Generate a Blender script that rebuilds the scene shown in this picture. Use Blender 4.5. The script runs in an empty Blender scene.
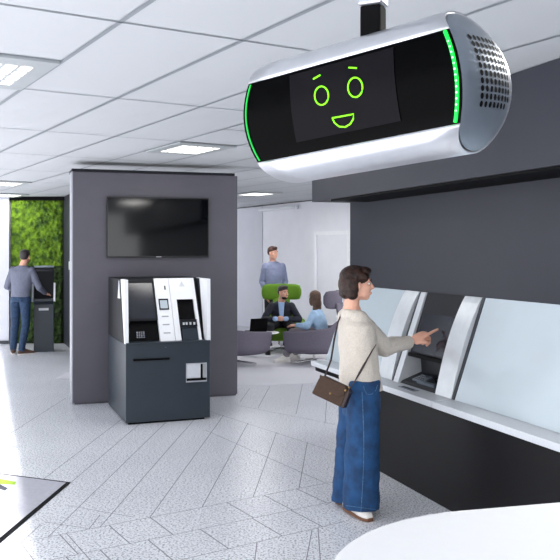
import bpy, bmesh, math, random
from mathutils import Vector as V, Matrix
from mathutils.bvhtree import BVHTree
random.seed(7)
PI = math.pi
F, CX, HY, EYE = 820.0, 280.0, 251.0, 1.7
CEIL = 2.70
scn = bpy.context.scene
COL = scn.collection
WL = {}

def at(x, y, Z):
    return V(((x-CX)/F*Z, Z, EYE-(y-HY)/F*Z))
def onz(x, y, z=0.0):
    Z = F*(EYE-z)/(y-HY)
    return at(x, y, Z)

# ------------------------------------------------------------------ materials
MATS = {}
def mat(name, col, rough=0.5, metal=0.0, spec=0.5, noise=0.0, nscale=20, bump=0.0, bscale=60, col2=None,
        emit=None, estr=0, coat=0, sheen=0, alpha=None, trans=0):
    m = bpy.data.materials.new(name); m.use_nodes = True
    nt = m.node_tree; b = nt.nodes['Principled BSDF']
    b.inputs['Roughness'].default_value = rough; b.inputs['Metallic'].default_value = metal
    b.inputs['Specular IOR Level'].default_value = spec
    b.inputs['Coat Weight'].default_value = coat
    b.inputs['Sheen Weight'].default_value = sheen
    b.inputs['Transmission Weight'].default_value = trans
    tc = nt.nodes.new('ShaderNodeTexCoord')
    n = nt.nodes.new('ShaderNodeTexNoise'); n.inputs['Scale'].default_value = nscale; n.inputs['Detail'].default_value = 3
    nt.links.new(tc.outputs['Object'], n.inputs['Vector'])
    mx = nt.nodes.new('ShaderNodeMix'); mx.data_type = 'RGBA'
    c = list(col)+[1]
    if col2: c2 = list(col2)+[1]
    else: c2 = [max(0, k*(1-noise)) for k in col]+[1]
    mx.inputs[6].default_value = c; mx.inputs[7].default_value = c2
    if col2 or noise:
        rp = nt.nodes.new('ShaderNodeValToRGB')
        rp.color_ramp.elements[0].position = .38; rp.color_ramp.elements[1].position = .62
        nt.links.new(n.outputs['Fac'], rp.inputs['Fac']); nt.links.new(rp.outputs['Color'], mx.inputs[0])
    else:
        mx.inputs[0].default_value = 0
    nt.links.new(mx.outputs[2], b.inputs['Base Color'])
    if bump:
        n2 = nt.nodes.new('ShaderNodeTexNoise'); n2.inputs['Scale'].default_value = bscale; n2.inputs['Detail'].default_value = 4
        nt.links.new(tc.outputs['Object'], n2.inputs['Vector'])
        bp = nt.nodes.new('ShaderNodeBump'); bp.inputs['Strength'].default_value = bump; bp.inputs['Distance'].default_value = .01
        nt.links.new(n2.outputs['Fac'], bp.inputs['Height']); nt.links.new(bp.outputs['Normal'], b.inputs['Normal'])
    if emit:
        b.inputs['Emission Color'].default_value = list(emit)+[1]; b.inputs['Emission Strength'].default_value = estr
    MATS[name] = m
    return m
def s(r, g, b):
    f = lambda c: ((c/255)/12.92 if c/255 <= .04045 else ((c/255+.055)/1.055)**2.4)
    return (f(r), f(g), f(b))

M_CEIL = mat('ceiling_tile', s(187,190,194), .8, noise=.04, nscale=220, bump=.05, bscale=300)
M_TBAR = mat('ceiling_grid', s(134,140,146), .6, noise=.03)
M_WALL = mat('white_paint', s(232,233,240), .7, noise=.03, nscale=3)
M_WALL_DIM = mat('white_paint_dimmed', s(196,198,208), .7, noise=.03, nscale=3)  # white paint with shade put into its colour
M_DARK = mat('charcoal_wall_panel', s(42,44,54), .5, spec=.35, noise=.08, nscale=2.5, bump=.03, bscale=120)
M_BLACKB = mat('black_base', s(19,18,21), .4, spec=.15, noise=.15, nscale=8)
M_PART = mat('grey_partition', s(80,78,88), .45, noise=.06, nscale=4)
M_EDGE = mat('silver_edge', s(190,191,198), .35, metal=.5, noise=.03)
M_BLK = mat('matt_black', s(8,8,10), .6, spec=.08, noise=.1)
M_GAP = mat('dark_gap', s(46,50,58), .5, noise=.1)
M_CARPET = mat('pale_carpet', s(205,205,212), .9, noise=.12, nscale=160, bump=.3, bscale=400)
M_TABLE = mat('white_laminate', s(246,247,250), .22, noise=.01)
M_SHELF = mat('light_grey_shelf', s(205,209,215), .35, noise=.06, nscale=90)
M_CHEEK = mat('brushed_light_metal', s(208,213,218), .33, metal=.25, noise=.06, nscale=14)
M_GLASSP = mat('frosted_blue_glass', s(186,198,206), .18, spec=.6, noise=.03, nscale=2, coat=.3)
M_KBODY = mat('terminal_graphite', s(28,30,36), .45, spec=.2, noise=.08)
M_SCREEN = mat('dark_screen_glass', s(44,46,55), .15, spec=.45, noise=.1, nscale=2)
M_TV = mat('tv_glass', s(5,6,9), .07, spec=.5, noise=.1, nscale=2)
M_TVF = mat('tv_frame', s(16,17,20), .3, noise=.1)
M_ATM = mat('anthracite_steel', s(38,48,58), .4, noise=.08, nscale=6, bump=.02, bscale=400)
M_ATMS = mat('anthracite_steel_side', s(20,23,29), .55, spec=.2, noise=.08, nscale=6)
M_WHITE = mat('white_plastic', s(236,238,242), .35, noise=.02)
M_SILV = mat('silver_shell', s(200,202,208), .3, metal=.75, noise=.03, nscale=30)
M_CAP = mat('steel_grey_cap', s(124,134,146), .38, metal=.5, noise=.06, nscale=20)
M_FACE = mat('black_gloss', s(1,1,2), .25, spec=.04, noise=.1)
M_DISP = mat('display_dark', s(19,18,22), .3, spec=.05, noise=.1, nscale=5)
M_LIME = mat('lime_glow', (.1,.6,.0), .5, emit=(.25,1,.0), estr=.42)
M_GREEN = mat('green_glow', (.0,.5,.05), .5, emit=(.0,1,.05), estr=.32)
M_GREEND = mat('green_glow_dim', (.0,.4,.05), .5, emit=(.0,.6,.06), estr=.12)
M_LED = mat('led_white_green', (.3,1,.35), .5, emit=(.35,1,.4), estr=.7)
M_LUMP2 = mat('dull_silver', s(150,151,160), .5, noise=.03)
M_LUM = mat('lamp_diffuser', (.9,.9,.86), .5, emit=(1,.99,.93), estr=.6)
M_LUMP = mat('lamp_plate', s(160,165,168), .5, noise=.03)
M_SKIN = mat('skin', s(230,174,150), .5, noise=.07, nscale=30)
M_SKINT = mat('skin_tan', s(220,165,142), .5, noise=.07, nscale=30)
M_HAIR = mat('brown_hair', s(56,34,26), .45, col2=s(26,16,13), nscale=40, bump=.4, bscale=70, spec=.3)
M_HAIRD = mat('dark_hair', s(40,32,32), .5, noise=.4, nscale=60, bump=.5, bscale=120)
M_HAIRL = mat('light_brown_hair', s(104,78,64), .5, noise=.35, nscale=60, bump=.5, bscale=90)
M_HAIRR = mat('auburn_hair', s(74,40,32), .5, noise=.3, nscale=60, bump=.5, bscale=120)
M_LIP = mat('lips', s(190,96,88), .45, noise=.05)
M_EYE = mat('eye_white', s(235,232,228), .3, noise=.02)
M_IRIS = mat('iris', s(40,28,22), .3, noise=.1)
M_KNIT = mat('beige_knit', s(212,203,192), .85, noise=.1, nscale=120, bump=.6, bscale=140, sheen=.2)
M_DENIM = mat('blue_denim', s(20,72,120), .8, col2=s(14,54,94), nscale=14, bump=.35, bscale=200)
M_DENIMD = mat('dark_denim', s(34,62,96), .8, col2=s(22,44,72), nscale=25, bump=.35, bscale=200)
M_STITCH = mat('pale_stitching', s(92,134,172), .8, noise=.5, nscale=90)
M_SWG = mat('grey_blue_knit', s(104,108,126), .85, noise=.1, nscale=40, bump=.5, bscale=120)
M_SWB = mat('dusty_blue_knit', s(130,138,168), .85, noise=.1, nscale=40, bump=.5, bscale=120)
M_NAVY = mat('navy_jacket', s(26,29,46), .75, noise=.15, nscale=20, bump=.3, bscale=60)
M_SHIRT = mat('light_blue_shirt', s(158,186,226), .7, noise=.06, nscale=30)
M_DENSH = mat('washed_denim_shirt', s(176,208,240), .8, noise=.15, nscale=14, bump=.4, bscale=50)
M_TROU = mat('dark_trousers', s(26,27,34), .8, noise=.15)
M_TROUG = mat('grey_trousers', s(150,142,150), .8, noise=.15)
M_BROWN = mat('brown_suede', s(70,50,38), .8, noise=.2, nscale=50, bump=.3, bscale=200)
M_STRAP = mat('dark_strap_leather', s(44,24,24), .45, noise=.2, nscale=40)
M_SHOEW = mat('white_shoe', s(232,228,224), .5, noise=.04)
M_SHOEB = mat('brown_shoe', s(84,58,46), .6, noise=.1)
M_SHOEK = mat('black_shoe', s(22,21,24), .35, noise=.1)
M_SOLE = mat('brown_sole', s(116,78,56), .7, noise=.1)
M_RED = mat('red_tab', s(190,40,50), .6, noise=.05)
M_GOLD = mat('brass', s(170,140,90), .3, metal=1, noise=.05)
M_CHG = mat('green_upholstery', s(98,142,26), .8, noise=.1, nscale=30, bump=.3, bscale=200)
M_CHP = mat('mauve_grey_upholstery', s(104,98,112), .85, noise=.12, nscale=60, bump=.3, bscale=200)
M_CHROME = mat('chrome', s(200,200,205), .2, metal=1, noise=.02)
M_MAT = mat('grey_mat_pile', s(180,180,190), .9, noise=.08, nscale=40, bump=.3, bscale=300)
M_MATL = mat('mat_lime', s(128,160,44), .9, noise=.08, nscale=60)
M_MATD = mat('mat_dark', s(52,54,66), .9, noise=.1)

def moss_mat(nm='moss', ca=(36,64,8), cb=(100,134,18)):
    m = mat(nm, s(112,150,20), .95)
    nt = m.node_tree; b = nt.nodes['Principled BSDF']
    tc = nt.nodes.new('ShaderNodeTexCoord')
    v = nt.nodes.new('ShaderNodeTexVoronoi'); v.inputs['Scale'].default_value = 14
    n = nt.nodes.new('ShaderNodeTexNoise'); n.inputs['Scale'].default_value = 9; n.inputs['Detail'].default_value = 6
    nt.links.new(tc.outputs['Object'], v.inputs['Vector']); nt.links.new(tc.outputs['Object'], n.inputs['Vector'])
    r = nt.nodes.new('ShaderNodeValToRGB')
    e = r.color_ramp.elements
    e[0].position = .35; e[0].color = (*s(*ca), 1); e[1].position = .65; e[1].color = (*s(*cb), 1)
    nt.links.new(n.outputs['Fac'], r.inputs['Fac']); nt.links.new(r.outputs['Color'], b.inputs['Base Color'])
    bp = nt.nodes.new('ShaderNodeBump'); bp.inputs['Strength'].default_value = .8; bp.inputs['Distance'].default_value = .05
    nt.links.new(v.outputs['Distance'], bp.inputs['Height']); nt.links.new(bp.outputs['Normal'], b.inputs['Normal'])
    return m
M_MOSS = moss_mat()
M_MOSSD = moss_mat('moss_lower', (16,30,6), (44,70,12))  # same moss with darker ramp colours for the lower panel

def granite():
    m = bpy.data.materials.new('speckled_granite'); m.use_nodes = True
    nt = m.node_tree; b = nt.nodes['Principled BSDF']
    b.inputs['Roughness'].default_value = .3; b.inputs['Specular IOR Level'].default_value = .55
    tc = nt.nodes.new('ShaderNodeTexCoord')
    n = nt.nodes.new('ShaderNodeTexNoise'); n.inputs['Scale'].default_value = 72; n.inputs['Detail'].default_value = 4; n.inputs['Roughness'].default_value = .7
    n2 = nt.nodes.new('ShaderNodeTexNoise'); n2.inputs['Scale'].default_value = 1.6; n2.inputs['Detail'].default_value = 2
    nt.links.new(tc.outputs['Object'], n.inputs['Vector']); nt.links.new(tc.outputs['Object'], n2.inputs['Vector'])
    r = nt.nodes.new('ShaderNodeValToRGB'); e = r.color_ramp.elements
    e[0].position = .39; e[0].color = (*s(105,108,118), 1); e[1].position = .50; e[1].color = (*s(234,236,242), 1)
    r2 = nt.nodes.new('ShaderNodeValToRGB'); e = r2.color_ramp.elements
    e[0].position = .3; e[0].color = (.92,.92,.93, 1); e[1].position = .7; e[1].color = (1,1,1, 1)
    mx = nt.nodes.new('ShaderNodeMix'); mx.data_type = 'RGBA'; mx.blend_type = 'MULTIPLY'; mx.inputs[0].default_value = 1
    nt.links.new(n.outputs['Fac'], r.inputs['Fac']); nt.links.new(n2.outputs['Fac'], r2.inputs['Fac'])
    nt.links.new(r.outputs['Color'], mx.inputs[6]); nt.links.new(r2.outputs['Color'], mx.inputs[7])
    nt.links.new(mx.outputs[2], b.inputs['Base Color'])
    return m
M_FLOOR = granite()
M_JOINT = mat('floor_joint', s(138,140,148), .8, noise=.1)

# ------------------------------------------------------------------ mesh helpers
def obj(name, bm, m, parent=None, smooth=False, bevel=0.0, label=None, angle=None):
    if parent is not None:
        bm.transform(Matrix.Translation(-WL[parent.name]))
    me = bpy.data.meshes.new(name); bm.normal_update(); bm.to_mesh(me); bm.free()
    o = bpy.data.objects.new(name, me); COL.objects.link(o)
    for k in (m if isinstance(m, (list, tuple)) else [m]): me.materials.append(k)
    if smooth: me.shade_smooth()
    if bevel:
        md = o.modifiers.new('bevel', 'BEVEL'); md.width = bevel; md.segments = 2; md.limit_method = 'ANGLE'
        md.angle_limit = .7
    if parent is not None:
        o.parent = parent; WL[o.name] = WL[parent.name]
    else: WL[o.name] = V((0,0,0))
    if label: o['label'] = label
    return o
def thing(name, label, cat, loc, group=None):
    o = bpy.data.objects.new(name, None); COL.objects.link(o); o.location = loc; o.empty_display_size = .1
    o['label'] = label; o['category'] = cat
    if group: o['group'] = group
    WL[o.name] = V(loc)
    return o
def rebase(o, loc):
    """put the origin of a one-mesh thing at its base"""
    o.data.transform(Matrix.Translation(-V(loc))); o.location = loc; WL[o.name] = V(loc); return o
def struct(name, bm, m, parent=None, **k):
    o = obj(name, bm, m, parent, **k)
    if parent is None: o['kind'] = 'structure'
    return o
def box(bm, x0, x1, y0, y1, z0, z1, M=None, mi=0):
    vs = [bm.verts.new((x, y, z)) for z in (z0, z1) for x, y in ((x0,y0),(x1,y0),(x1,y1),(x0,y1))]
    fs = [(0,3,2,1),(4,5,6,7),(0,1,5,4),(1,2,6,5),(2,3,7,6),(3,0,4,7)]
    for f in fs:
        g = bm.faces.new([vs[i] for i in f]); g.material_index = mi
    if M is not None: bmesh.ops.transform(bm, matrix=M, verts=vs)
    return vs
def prism(bm, poly, a0, a1, put, mi=0):
    """extrude 2D polygon between a0 and a1; put(a, p, q) -> world"""
    A = [bm.verts.new(put(a0, p, q)) for p, q in poly]; B = [bm.verts.new(put(a1, p, q)) for p, q in poly]
    n = len(poly)
    f = [bm.faces.new(A), bm.faces.new(list(reversed(B)))]
    for i in range(n):
        f.append(bm.faces.new([A[(i+1) % n], A[i], B[i], B[(i+1) % n]]))
    for k in f: k.material_index = mi
    bmesh.ops.recalc_face_normals(bm, faces=f)
    return A+B
def nb(): return bmesh.new()
def Bx(*a, M=None):
    bm = nb(); box(bm, *a, M=M); return bm
def frame(o, ex, ey, ez):
    m = Matrix.Identity(4)
    for i, e in enumerate((ex, ey, ez)):
        for r in range(3): m[r][i] = e[r]
    for r in range(3): m[r][3] = o[r]
    return m
def perp(d):
    d = V(d).normalized(); a = V((0,0,1)) if abs(d.z) < .9 else V((1,0,0))
    x = d.cross(a).normalized(); return x, d.cross(x).normalized()
def cap(bm, p0, p1, r0, r1=None, n=14, k=4, sx=1.0, xdir=None):
    """tapered rounded limb"""
    r1 = r0 if r1 is None else r1
    p0, p1 = V(p0), V(p1); d = p1-p0
    if d.length < 1e-6: d = V((0,0,1e-4))
    d.normalize(); x, y = perp(d)
    if xdir is not None:
        x = (V(xdir)-d*V(xdir).dot(d)).normalized(); y = d.cross(x)
    rings = []
    for i in range(1, k+1):
        t = PI/2*i/k; rings.append((p0-d*r0*math.cos(t), r0*math.sin(t)))
    for i in range(0, k):
        t = PI/2*i/k; rings.append((p1+d*r1*math.sin(t), r1*math.cos(t)))
    a = bm.verts.new(p0-d*r0); b = bm.verts.new(p1+d*r1); prev = None; first = None
    for c, r in rings:
        ring = [bm.verts.new(c+(x*math.cos(2*PI*j/n)*sx+y*math.sin(2*PI*j/n))*r) for j in range(n)]
        if prev:
            for j in range(n): bm.faces.new([prev[j], prev[(j+1) % n], ring[(j+1) % n], ring[j]])
        else: first = ring
        prev = ring
    for j in range(n):
        bm.faces.new([a, first[(j+1) % n], first[j]]); bm.faces.new([b, prev[j], prev[(j+1) % n]])
def ell(bm, c, r, M=None, sub=3):
    g = bmesh.ops.create_icosphere(bm, subdivisions=sub, radius=1.0)
    m = Matrix.Diagonal((*r, 1))
    m = (M.to_3x3().to_4x4() if M is not None else Matrix.Identity(4)) @ m
    bmesh.ops.transform(bm, matrix=Matrix.Translation(V(c)) @ m, verts=g['verts'])
def loft(bm, secs, n=24, closed=True, power=2.0):
    """secs: (centre, half width, half depth, width direction, depth direction)"""
    prev = None; rings = []
    for c, a, b, xd, yd in secs:
        c = V(c); xd = V(xd).normalized(); yd = V(yd).normalized(); ring = []
        for j in range(n):
            t = 2*PI*j/n; ct, st = math.cos(t), math.sin(t)
            u = math.copysign(abs(ct)**(2/power), ct); w = math.copysign(abs(st)**(2/power), st)
            ring.append(bm.verts.new(c+xd*a*u+yd*b*w))
        rings.append(ring)
    fs = []
    for p, q in zip(rings, rings[1:]):
        for j in range(n): fs.append(bm.faces.new([p[j], p[(j+1) % n], q[(j+1) % n], q[j]]))
    if closed:
        fs.append(bm.faces.new(list(reversed(rings[0])))); fs.append(bm.faces.new(rings[-1]))
    bmesh.ops.recalc_face_normals(bm, faces=fs)
    return rings
def tube(bm, pts, r, n=8, sx=1.0, xdirs=None):
    secs = []
    pts = [V(p) for p in pts]
    for i, p in enumerate(pts):
        d = (pts[min(i+1, len(pts)-1)]-pts[max(i-1, 0)]).normalized()
        if xdirs is None: x, y = perp(d)
        else:
            x = V(xdirs[i] if isinstance(xdirs, list) else xdirs); x = (x-d*x.dot(d)).normalized(); y = d.cross(x)
        secs.append((p, r*sx, r, x, y))
    loft(bm, secs, n=n)
def lathe(bm, c, prof, n=32):
    c = V(c); loft(bm, [(c+V((0,0,z)), max(r, 1e-4), max(r, 1e-4), (1,0,0), (0,1,0)) for r, z in prof], n=n)
def blob(name, bm, vox, m, parent, smooth=6, label=None, disp=0, dscale=.1):
    me = bpy.data.meshes.new('t'); bm.to_mesh(me); bm.free()
    o = bpy.data.objects.new('t', me); COL.objects.link(o)
    r = o.modifiers.new('r', 'REMESH'); r.mode = 'VOXEL'; r.voxel_size = vox
    sm = o.modifiers.new('s', 'SMOOTH'); sm.factor = .5; sm.iterations = smooth
    if disp:
        t = bpy.data.textures.new('folds', 'CLOUDS'); t.noise_scale = dscale
        d = o.modifiers.new('d', 'DISPLACE'); d.texture = t; d.strength = disp; d.mid_level = .5; d.texture_coords = 'LOCAL'
    dg = bpy.context.evaluated_depsgraph_get(); dg.update()
    me2 = bpy.data.meshes.new_from_object(o.evaluated_get(dg))
    bpy.data.objects.remove(o); bpy.data.meshes.remove(me)
    bm2 = bmesh.new(); bm2.from_mesh(me2); bpy.data.meshes.remove(me2)
    return obj(name, bm2, m, parent, smooth=True, label=label)
def bvh(o):
    bm = bmesh.new(); bm.from_mesh(o.data); bm.transform(Matrix.Translation(WL[o.name])); t = BVHTree.FromBMesh(bm); bm.free(); return t
def strip_faces(bm, p, q, w, z, mi=1):
    p, q = V((p[0], p[1], 0)), V((q[0], q[1], 0)); d = (q-p).normalized(); sd = V((-d.y, d.x, 0))*w/2
    vs = [bm.verts.new((a.x, a.y, z)) for a in (p-sd, q-sd, q+sd, p+sd)]
    f = bm.faces.new(vs); f.material_index = mi
    f.normal_update()
    return f

# ------------------------------------------------------------------ camera and light
cam = bpy.data.cameras.new('camera'); co = bpy.data.objects.new('camera', cam); COL.objects.link(co)
co.location = (0, 0, EYE); co.rotation_euler = (PI/2, 0, 0)
cam.sensor_width = 36; cam.lens = 36*F/560; cam.shift_y = -(280-HY)/560; cam.clip_start = .05; cam.clip_end = 100
scn.camera = co
vs_ = scn.view_settings; vs_.view_transform = 'Standard'; vs_.look = 'None'; vs_.gamma = 1; vs_.use_curve_mapping = False
vs_.exposure = EXPOSURE = 1.55
w = bpy.data.worlds.new('world'); scn.world = w; w.use_nodes = True
bg = w.node_tree.nodes['Background']; bg.inputs['Color'].default_value = (.96,.975,1,1); bg.inputs['Strength'].default_value = 1.0
AL = math.radians(19.8)
T = V((math.sin(AL), -math.cos(AL), 0)); N = V((-math.cos(AL), -math.sin(AL), 0))   # along the right wall, out of it
sun = bpy.data.lights.new('sun', 'SUN'); sun.energy = 5.5; sun.angle = .02; sun.color = (1,.98,.95)
so = bpy.data.objects.new('sun', sun); COL.objects.link(so)
sd = (-N*math.cos(math.radians(35.6)) + V((0,0,-1))*math.sin(math.radians(35.6)))
so.rotation_euler = sd.to_track_quat('-Z', 'Y').to_euler(); so.location = (-6, 4, 6)

# ------------------------------------------------------------------ floor
bm = nb()
LW = V((-3.5, 0, 0))                         # left window line  X + .36 Y = -3.5
def lwp(y): return V((-3.5-.36*y, y, 0))
v4 = [bm.verts.new(p) for p in (lwp(-3.0), V((4.6,-3.0,0)), V((4.6,21,0)), lwp(21))]
f = bm.faces.new(v4); f.material_index = 0
def grout(a, b, w_=.006):
    strip_faces(bm, onz(*a), onz(*b), w_, .0006, 1)
# long straight joints
def qy(x, k):
    return {1: 546.5-.194*x, 2: 570.5-.207*x, 3: 602.5-.235*x}[k]
for k in (1, 2, 3):
    grout((0, qy(0, k)), (345, qy(345, k)))
def inter(p, vp, k):
    # point on joint k along the ray from the vanishing point
    x0, y0 = p; sl = (y0-vp[1])/(x0-vp[0])
    a, b = {1: (546.5, -.194), 2: (570.5, -.207), 3: (602.5, -.235)}[k]
    x = (a-y0+sl*x0)/(sl-b); return (x, a+b*x)
for x0 in (60, 109, 150, 227, 264, 297):
    y0 = qy(x0, 1); grout((x0, y0), inter((x0, y0), (-205, HY), 2), .008)
for x0 in (20, 66, 100, 148, 200, 252, 291):
    y0 = qy(x0, 2); grout((x0, y0), inter((x0, y0), (-205, HY), 3), .008)
# oblique long tiles between the band and the carpet
def ry(x): return 421+.326*(x-240)
def ry2(x): return 405+.2*(x-236)
for x0 in (-60, -5, 48, 100, 150, 202, 253, 299, 338):
    y0 = qy(x0, 1); vx = 342
    # climb until the cross joint
    best = None
    for i in range(1, 400):
        y = y0-i*.5
        x = vx+(x0-vx)*(y-HY)/(y0-HY)
        if y <= max(ry(x), 404 if x < 150 else 0): best = (x, y); break
    if best: grout((x0, y0), best)
for x0 in (257, 318, 312):
    if x0 == 312: grout((312, 530), (306, 562))
    else: grout((x0, qy(x0, 3)), (x0-(x0-290)*-.12, 575))
grout((150, 392), (345, ry(345))); grout((236, 405), (335, 424.5))
for a, b in (((302.5,384),(296,414)), ((327,396),(325,423.6)), ((270,386),(258,408)), ((250,388),(240,402)), ((0,440),(66,398)),
             ((45,522),(90,529)), ((67,505.5),(133,517)), ((89,529),(100,515)), ((66,533),(92,562)), ((21,543),(35,562)), ((40,525),(21,543)),
             ((205,430),(330,485)), ((380,480),(325,505))):
    grout(a, b, .006)
# carpet of the lounge
c0 = onz(236, 386.5); c1 = onz(345, 382.5)
pts = [c0, c1, c1+V((.2,8.5,0)), V((-3.0, 20.5, 0)), V((-3.0, 10.9, 0))]
f = bm.faces.new([bm.verts.new((p.x, p.y, .0012)) for p in pts]); f.material_index = 2
for fc in bm.faces:
    fc.normal_update()
    if fc.normal.z < 0: fc.normal_flip()
struct('floor', bm, [M_FLOOR, M_JOINT, M_CARPET])

# ------------------------------------------------------------------ ceiling
AD = V((-.517, .856, 0)); BD = V((.856, .517, 0))
def cs(s_, t_): p = BD*s_+AD*t_; return (p.x, p.y)
S0, DS, T0, DT = 1.25, .607, 3.42, 1.715
bm = nb()
vv = [bm.verts.new((p.x, p.y, CEIL)) for p in (lwp(-3.0), V((4.6,-3.0,0)), V((4.6,21,0)), lwp(21))]
fc = bm.faces.new(vv)
zc = CEIL-.004
lum = [(0, 1.5), (4, 3.0), (3, 6.0), (4, 7.5), (10, 6.0), (11, 4.5), (3, -.25)]     # row, position; last three lamps added to brighten lounge and table
for i in range(-6, 26):
    wid = .026 if i in (1, 2) else .02
    strip_faces(bm, cs(S0+DS*(i-1), -9), cs(S0+DS*(i-1), 22), wid, zc, 1)
for n_ in range(-5, 12):
    for i in range(-6, 25):
        off = 0
        strip_faces(bm, cs(S0+DS*(i-1), T0+DT*(n_-1)), cs(S0+DS*i, T0+DT*(n_-1)), .014, zc, 1)
for (r_, n_) in lum:
    for q in (n_, n_+.5):
        strip_faces(bm, cs(S0+DS*(r_-1), T0+DT*(q-1)), cs(S0+DS*r_, T0+DT*(q-1)), .014, zc, 1)
strip_faces(bm, cs(S0+DS*3, T0+DT*1.5), cs(S0+DS*4, T0+DT*1.5), .014, zc, 1)
for fc in bm.faces:
    fc.normal_update()
    if fc.normal.z > 0: fc.normal_flip()
struct('ceiling', bm, [M_CEIL, M_TBAR])
lum_labels = ['recessed louvred ceiling lamp cut by the left picture edge, nearest of the row',
              'recessed louvred ceiling lamp just above the grey partition, right of its centre',
              'recessed louvred ceiling lamp deep in the room above the moss wall corner',
              'furthest recessed louvred ceiling lamp near the white wall beside the moss',
              'added louvred ceiling lamp to brighten the lounge chairs, just right of the grey partition',
              'added louvred ceiling lamp to brighten the lounge, nearer than the one above the chairs',
              'added louvred ceiling lamp out of view, brightening the white foreground table']
for (r_, n_), lb in list(zip(lum, lum_labels)):
    c = cs(S0+DS*(r_-.5), T0+DT*(n_-.75))
    root = thing('ceiling_lamp', lb, 'ceiling lamp', (c[0], c[1], CEIL-.02), 'recessed ceiling lamps')
    M = frame((c[0], c[1], CEIL), BD, AD, V((0,0,1)))
    b = nb(); L_, W_ = DT/4-.012, DS/2-.012
    box(b, -W_, W_, -L_, L_, -.016, -.003, M); obj('lamp_plate', b, M_LUMP, root)
    for a_ in range(4):
        b = nb()
        for b_ in range(5):
            xx = -W_*.56+b_*W_*.28; yy = -L_*.5+a_*L_*.34
            box(b, xx-W_*.10, xx+W_*.10, yy-L_*.12, yy+L_*.12, -.02, -.0155, M)
        obj('diffuser', b, M_LUM, root)
    la = bpy.data.lights.new('lamp_light', 'AREA'); la.shape = 'RECTANGLE'; la.size = .5; la.size_y = .7; la.energy = 9 if r_ > 8 else (9 if n_ < 0 else 4); la.color = (1,.98,.95)
    lo_ = bpy.data.objects.new('lamp_light', la); COL.objects.link(lo_); lo_.parent = root; lo_.location = (0,0,-.03)

# ------------------------------------------------------------------ right wall, soffit, counter
O = V((.646, 7.56, 0))
def K(u, v, z): return O+T*u+N*v+V((0,0,z))
MK = frame(O, T, N, V((0,0,1)))
def kbox(u0, u1, v0, v1, z0, z1):
    b = nb(); box(b, u0, u1, v0, v1, z0, z1)
    b.transform(MK); bmesh.ops.recalc_face_normals(b, faces=b.faces[:]); return b
struct('wall_right', kbox(0, 10.5, -.22, 0, 0, CEIL), M_DARK)
b = kbox(0, 10.5, 0.001, .378, 2.144, CEIL-.006)
struct('trim_1', b, M_DARK)
struct('trim_2', kbox(.40, 10.5, .02, .366, 2.128, 2.143), M_BLK)
struct('trim_3', kbox(.4, 10.5, .3785, .381, 2.147, 2.150), M_GAP)
def lean(z): return .24*(1.386-z)/.67
UE = 6.2
ct = thing('counter', 'long black plinth with a light grey worktop running below the glass panels', 'counter', K(0,.2,0))
obj('base', kbox(.85, UE, .001, .302, 0.0, .668), M_BLACKB, ct)
obj('underframe', kbox(.06, .84, .02, .37, .625, .668), M_BLACKB, ct)
obj('worktop', kbox(0.05, 2.165, .001, .411, .672, .715), M_SHELF, ct, bevel=.004)
obj('worktop', kbox(2.175, UE, .001, .411, .672, .715), M_SHELF, ct, bevel=.004)
def panel_prism(u0, u1, bulge=0.0, off=0.0, z0=.717, z1=1.386, tmin=.012):
    b = nb(); n = 16 if bulge else 1
    pr = [(.001, z0), (.001, z1), (tmin+off, z1)]
    for i in range(n+1):
        z = z1+(z0-z1)*i/n
        pr.append((max(tmin, lean(z)+tmin)+off+bulge*math.sin(PI*(i/n)**.8), z))
    q = []
    for p in pr:
        if not q or (V(p)-V(q[-1])).length > 1e-4: q.append(p)
    prism(b, q, u0, u1, lambda a, p, z: K(a, p, z)); return b
gp = thing('glass_panel', 'pale blue frosted glass panel leaning behind the woman, left of the touch terminal', 'panel', K(.5,.2,.717), 'leaning glass panels')
obj('pane', panel_prism(.02, 1.08), M_GLASSP, gp)
obj('side_cheek', panel_prism(1.085, 1.306, bulge=.035, off=.003), M_CHEEK, gp, label='brushed metal side cheek')
obj('post', panel_prism(1.31, 1.348, off=.0), M_GAP, gp, label='dark post')
gp = thing('glass_panel', 'long pale blue frosted glass panel leaning on the counter, right of the touch terminal', 'panel', K(3,.2,.717), 'leaning glass panels')
obj('pane', panel_prism(2.195, 5.2, off=.0), M_GLASSP, gp)
obj('post', panel_prism(5.21, 5.25, off=.006), M_GAP, gp, label='dark post')
tm = thing('touch_terminal', 'built-in cash terminal with dark touch screen that the woman is tapping', 'cash terminal', K(1.7,.2,.717))
obj('edge_strip', panel_prism(1.352, 1.425, off=.012), M_CHEEK, tm)
b = nb(); z_n = .93
pr = [(.001,.717),(.001,1.386),(.012,1.386),(lean(z_n)+.0,z_n),(lean(z_n)-.09,z_n-.01),(lean(z_n)-.10,.79),(lean(.73)-.01,.735),(lean(.717)+.006,.717)]
prism(b, pr, 1.428, 1.945, lambda a, p, z: K(a, p, z)); obj('housing', b, M_KBODY, tm)
b = nb(); pr = [(lean(1.345)+.002,1.345),(lean(1.345)+.008,1.345),(lean(.955)+.008,.955),(lean(.955)+.002,.955)]
prism(b, pr, 1.465, 1.925, lambda a, p, z: K(a, p, z)); obj('screen', b, M_SCREEN, tm)
b = nb(); pr = [(lean(.94)-.01,.945),(lean(.94)+.02,.94),(lean(.93)+.02,.915),(lean(.93)-.01,.92)]
prism(b, pr, 1.43, 1.943, lambda a, p, z: K(a, p, z)); obj('hood_lip', b, M_BLK, tm)
def deck(u, k, h):  # position on sloping deck, k from back(0) to front (1)
    p0, p1 = V((lean(z_n)-.10,.79)), V((lean(.73)-.01,.735)); p = p0.lerp(p1, k); return K(u, p.x, p.y+h)
ex, ey = T, (deck(0,1,0)-deck(0,0,0)).normalized(); ez = ex.cross(ey).normalized()
if ez.z < 0: ez = -ez
kp = obj('keypad', Bx(-.075,.075,-.045,.045,0,.012, M=frame(deck(1.60,.55,.0), ex, ey, ez)), M_CAP, tm)
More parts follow.
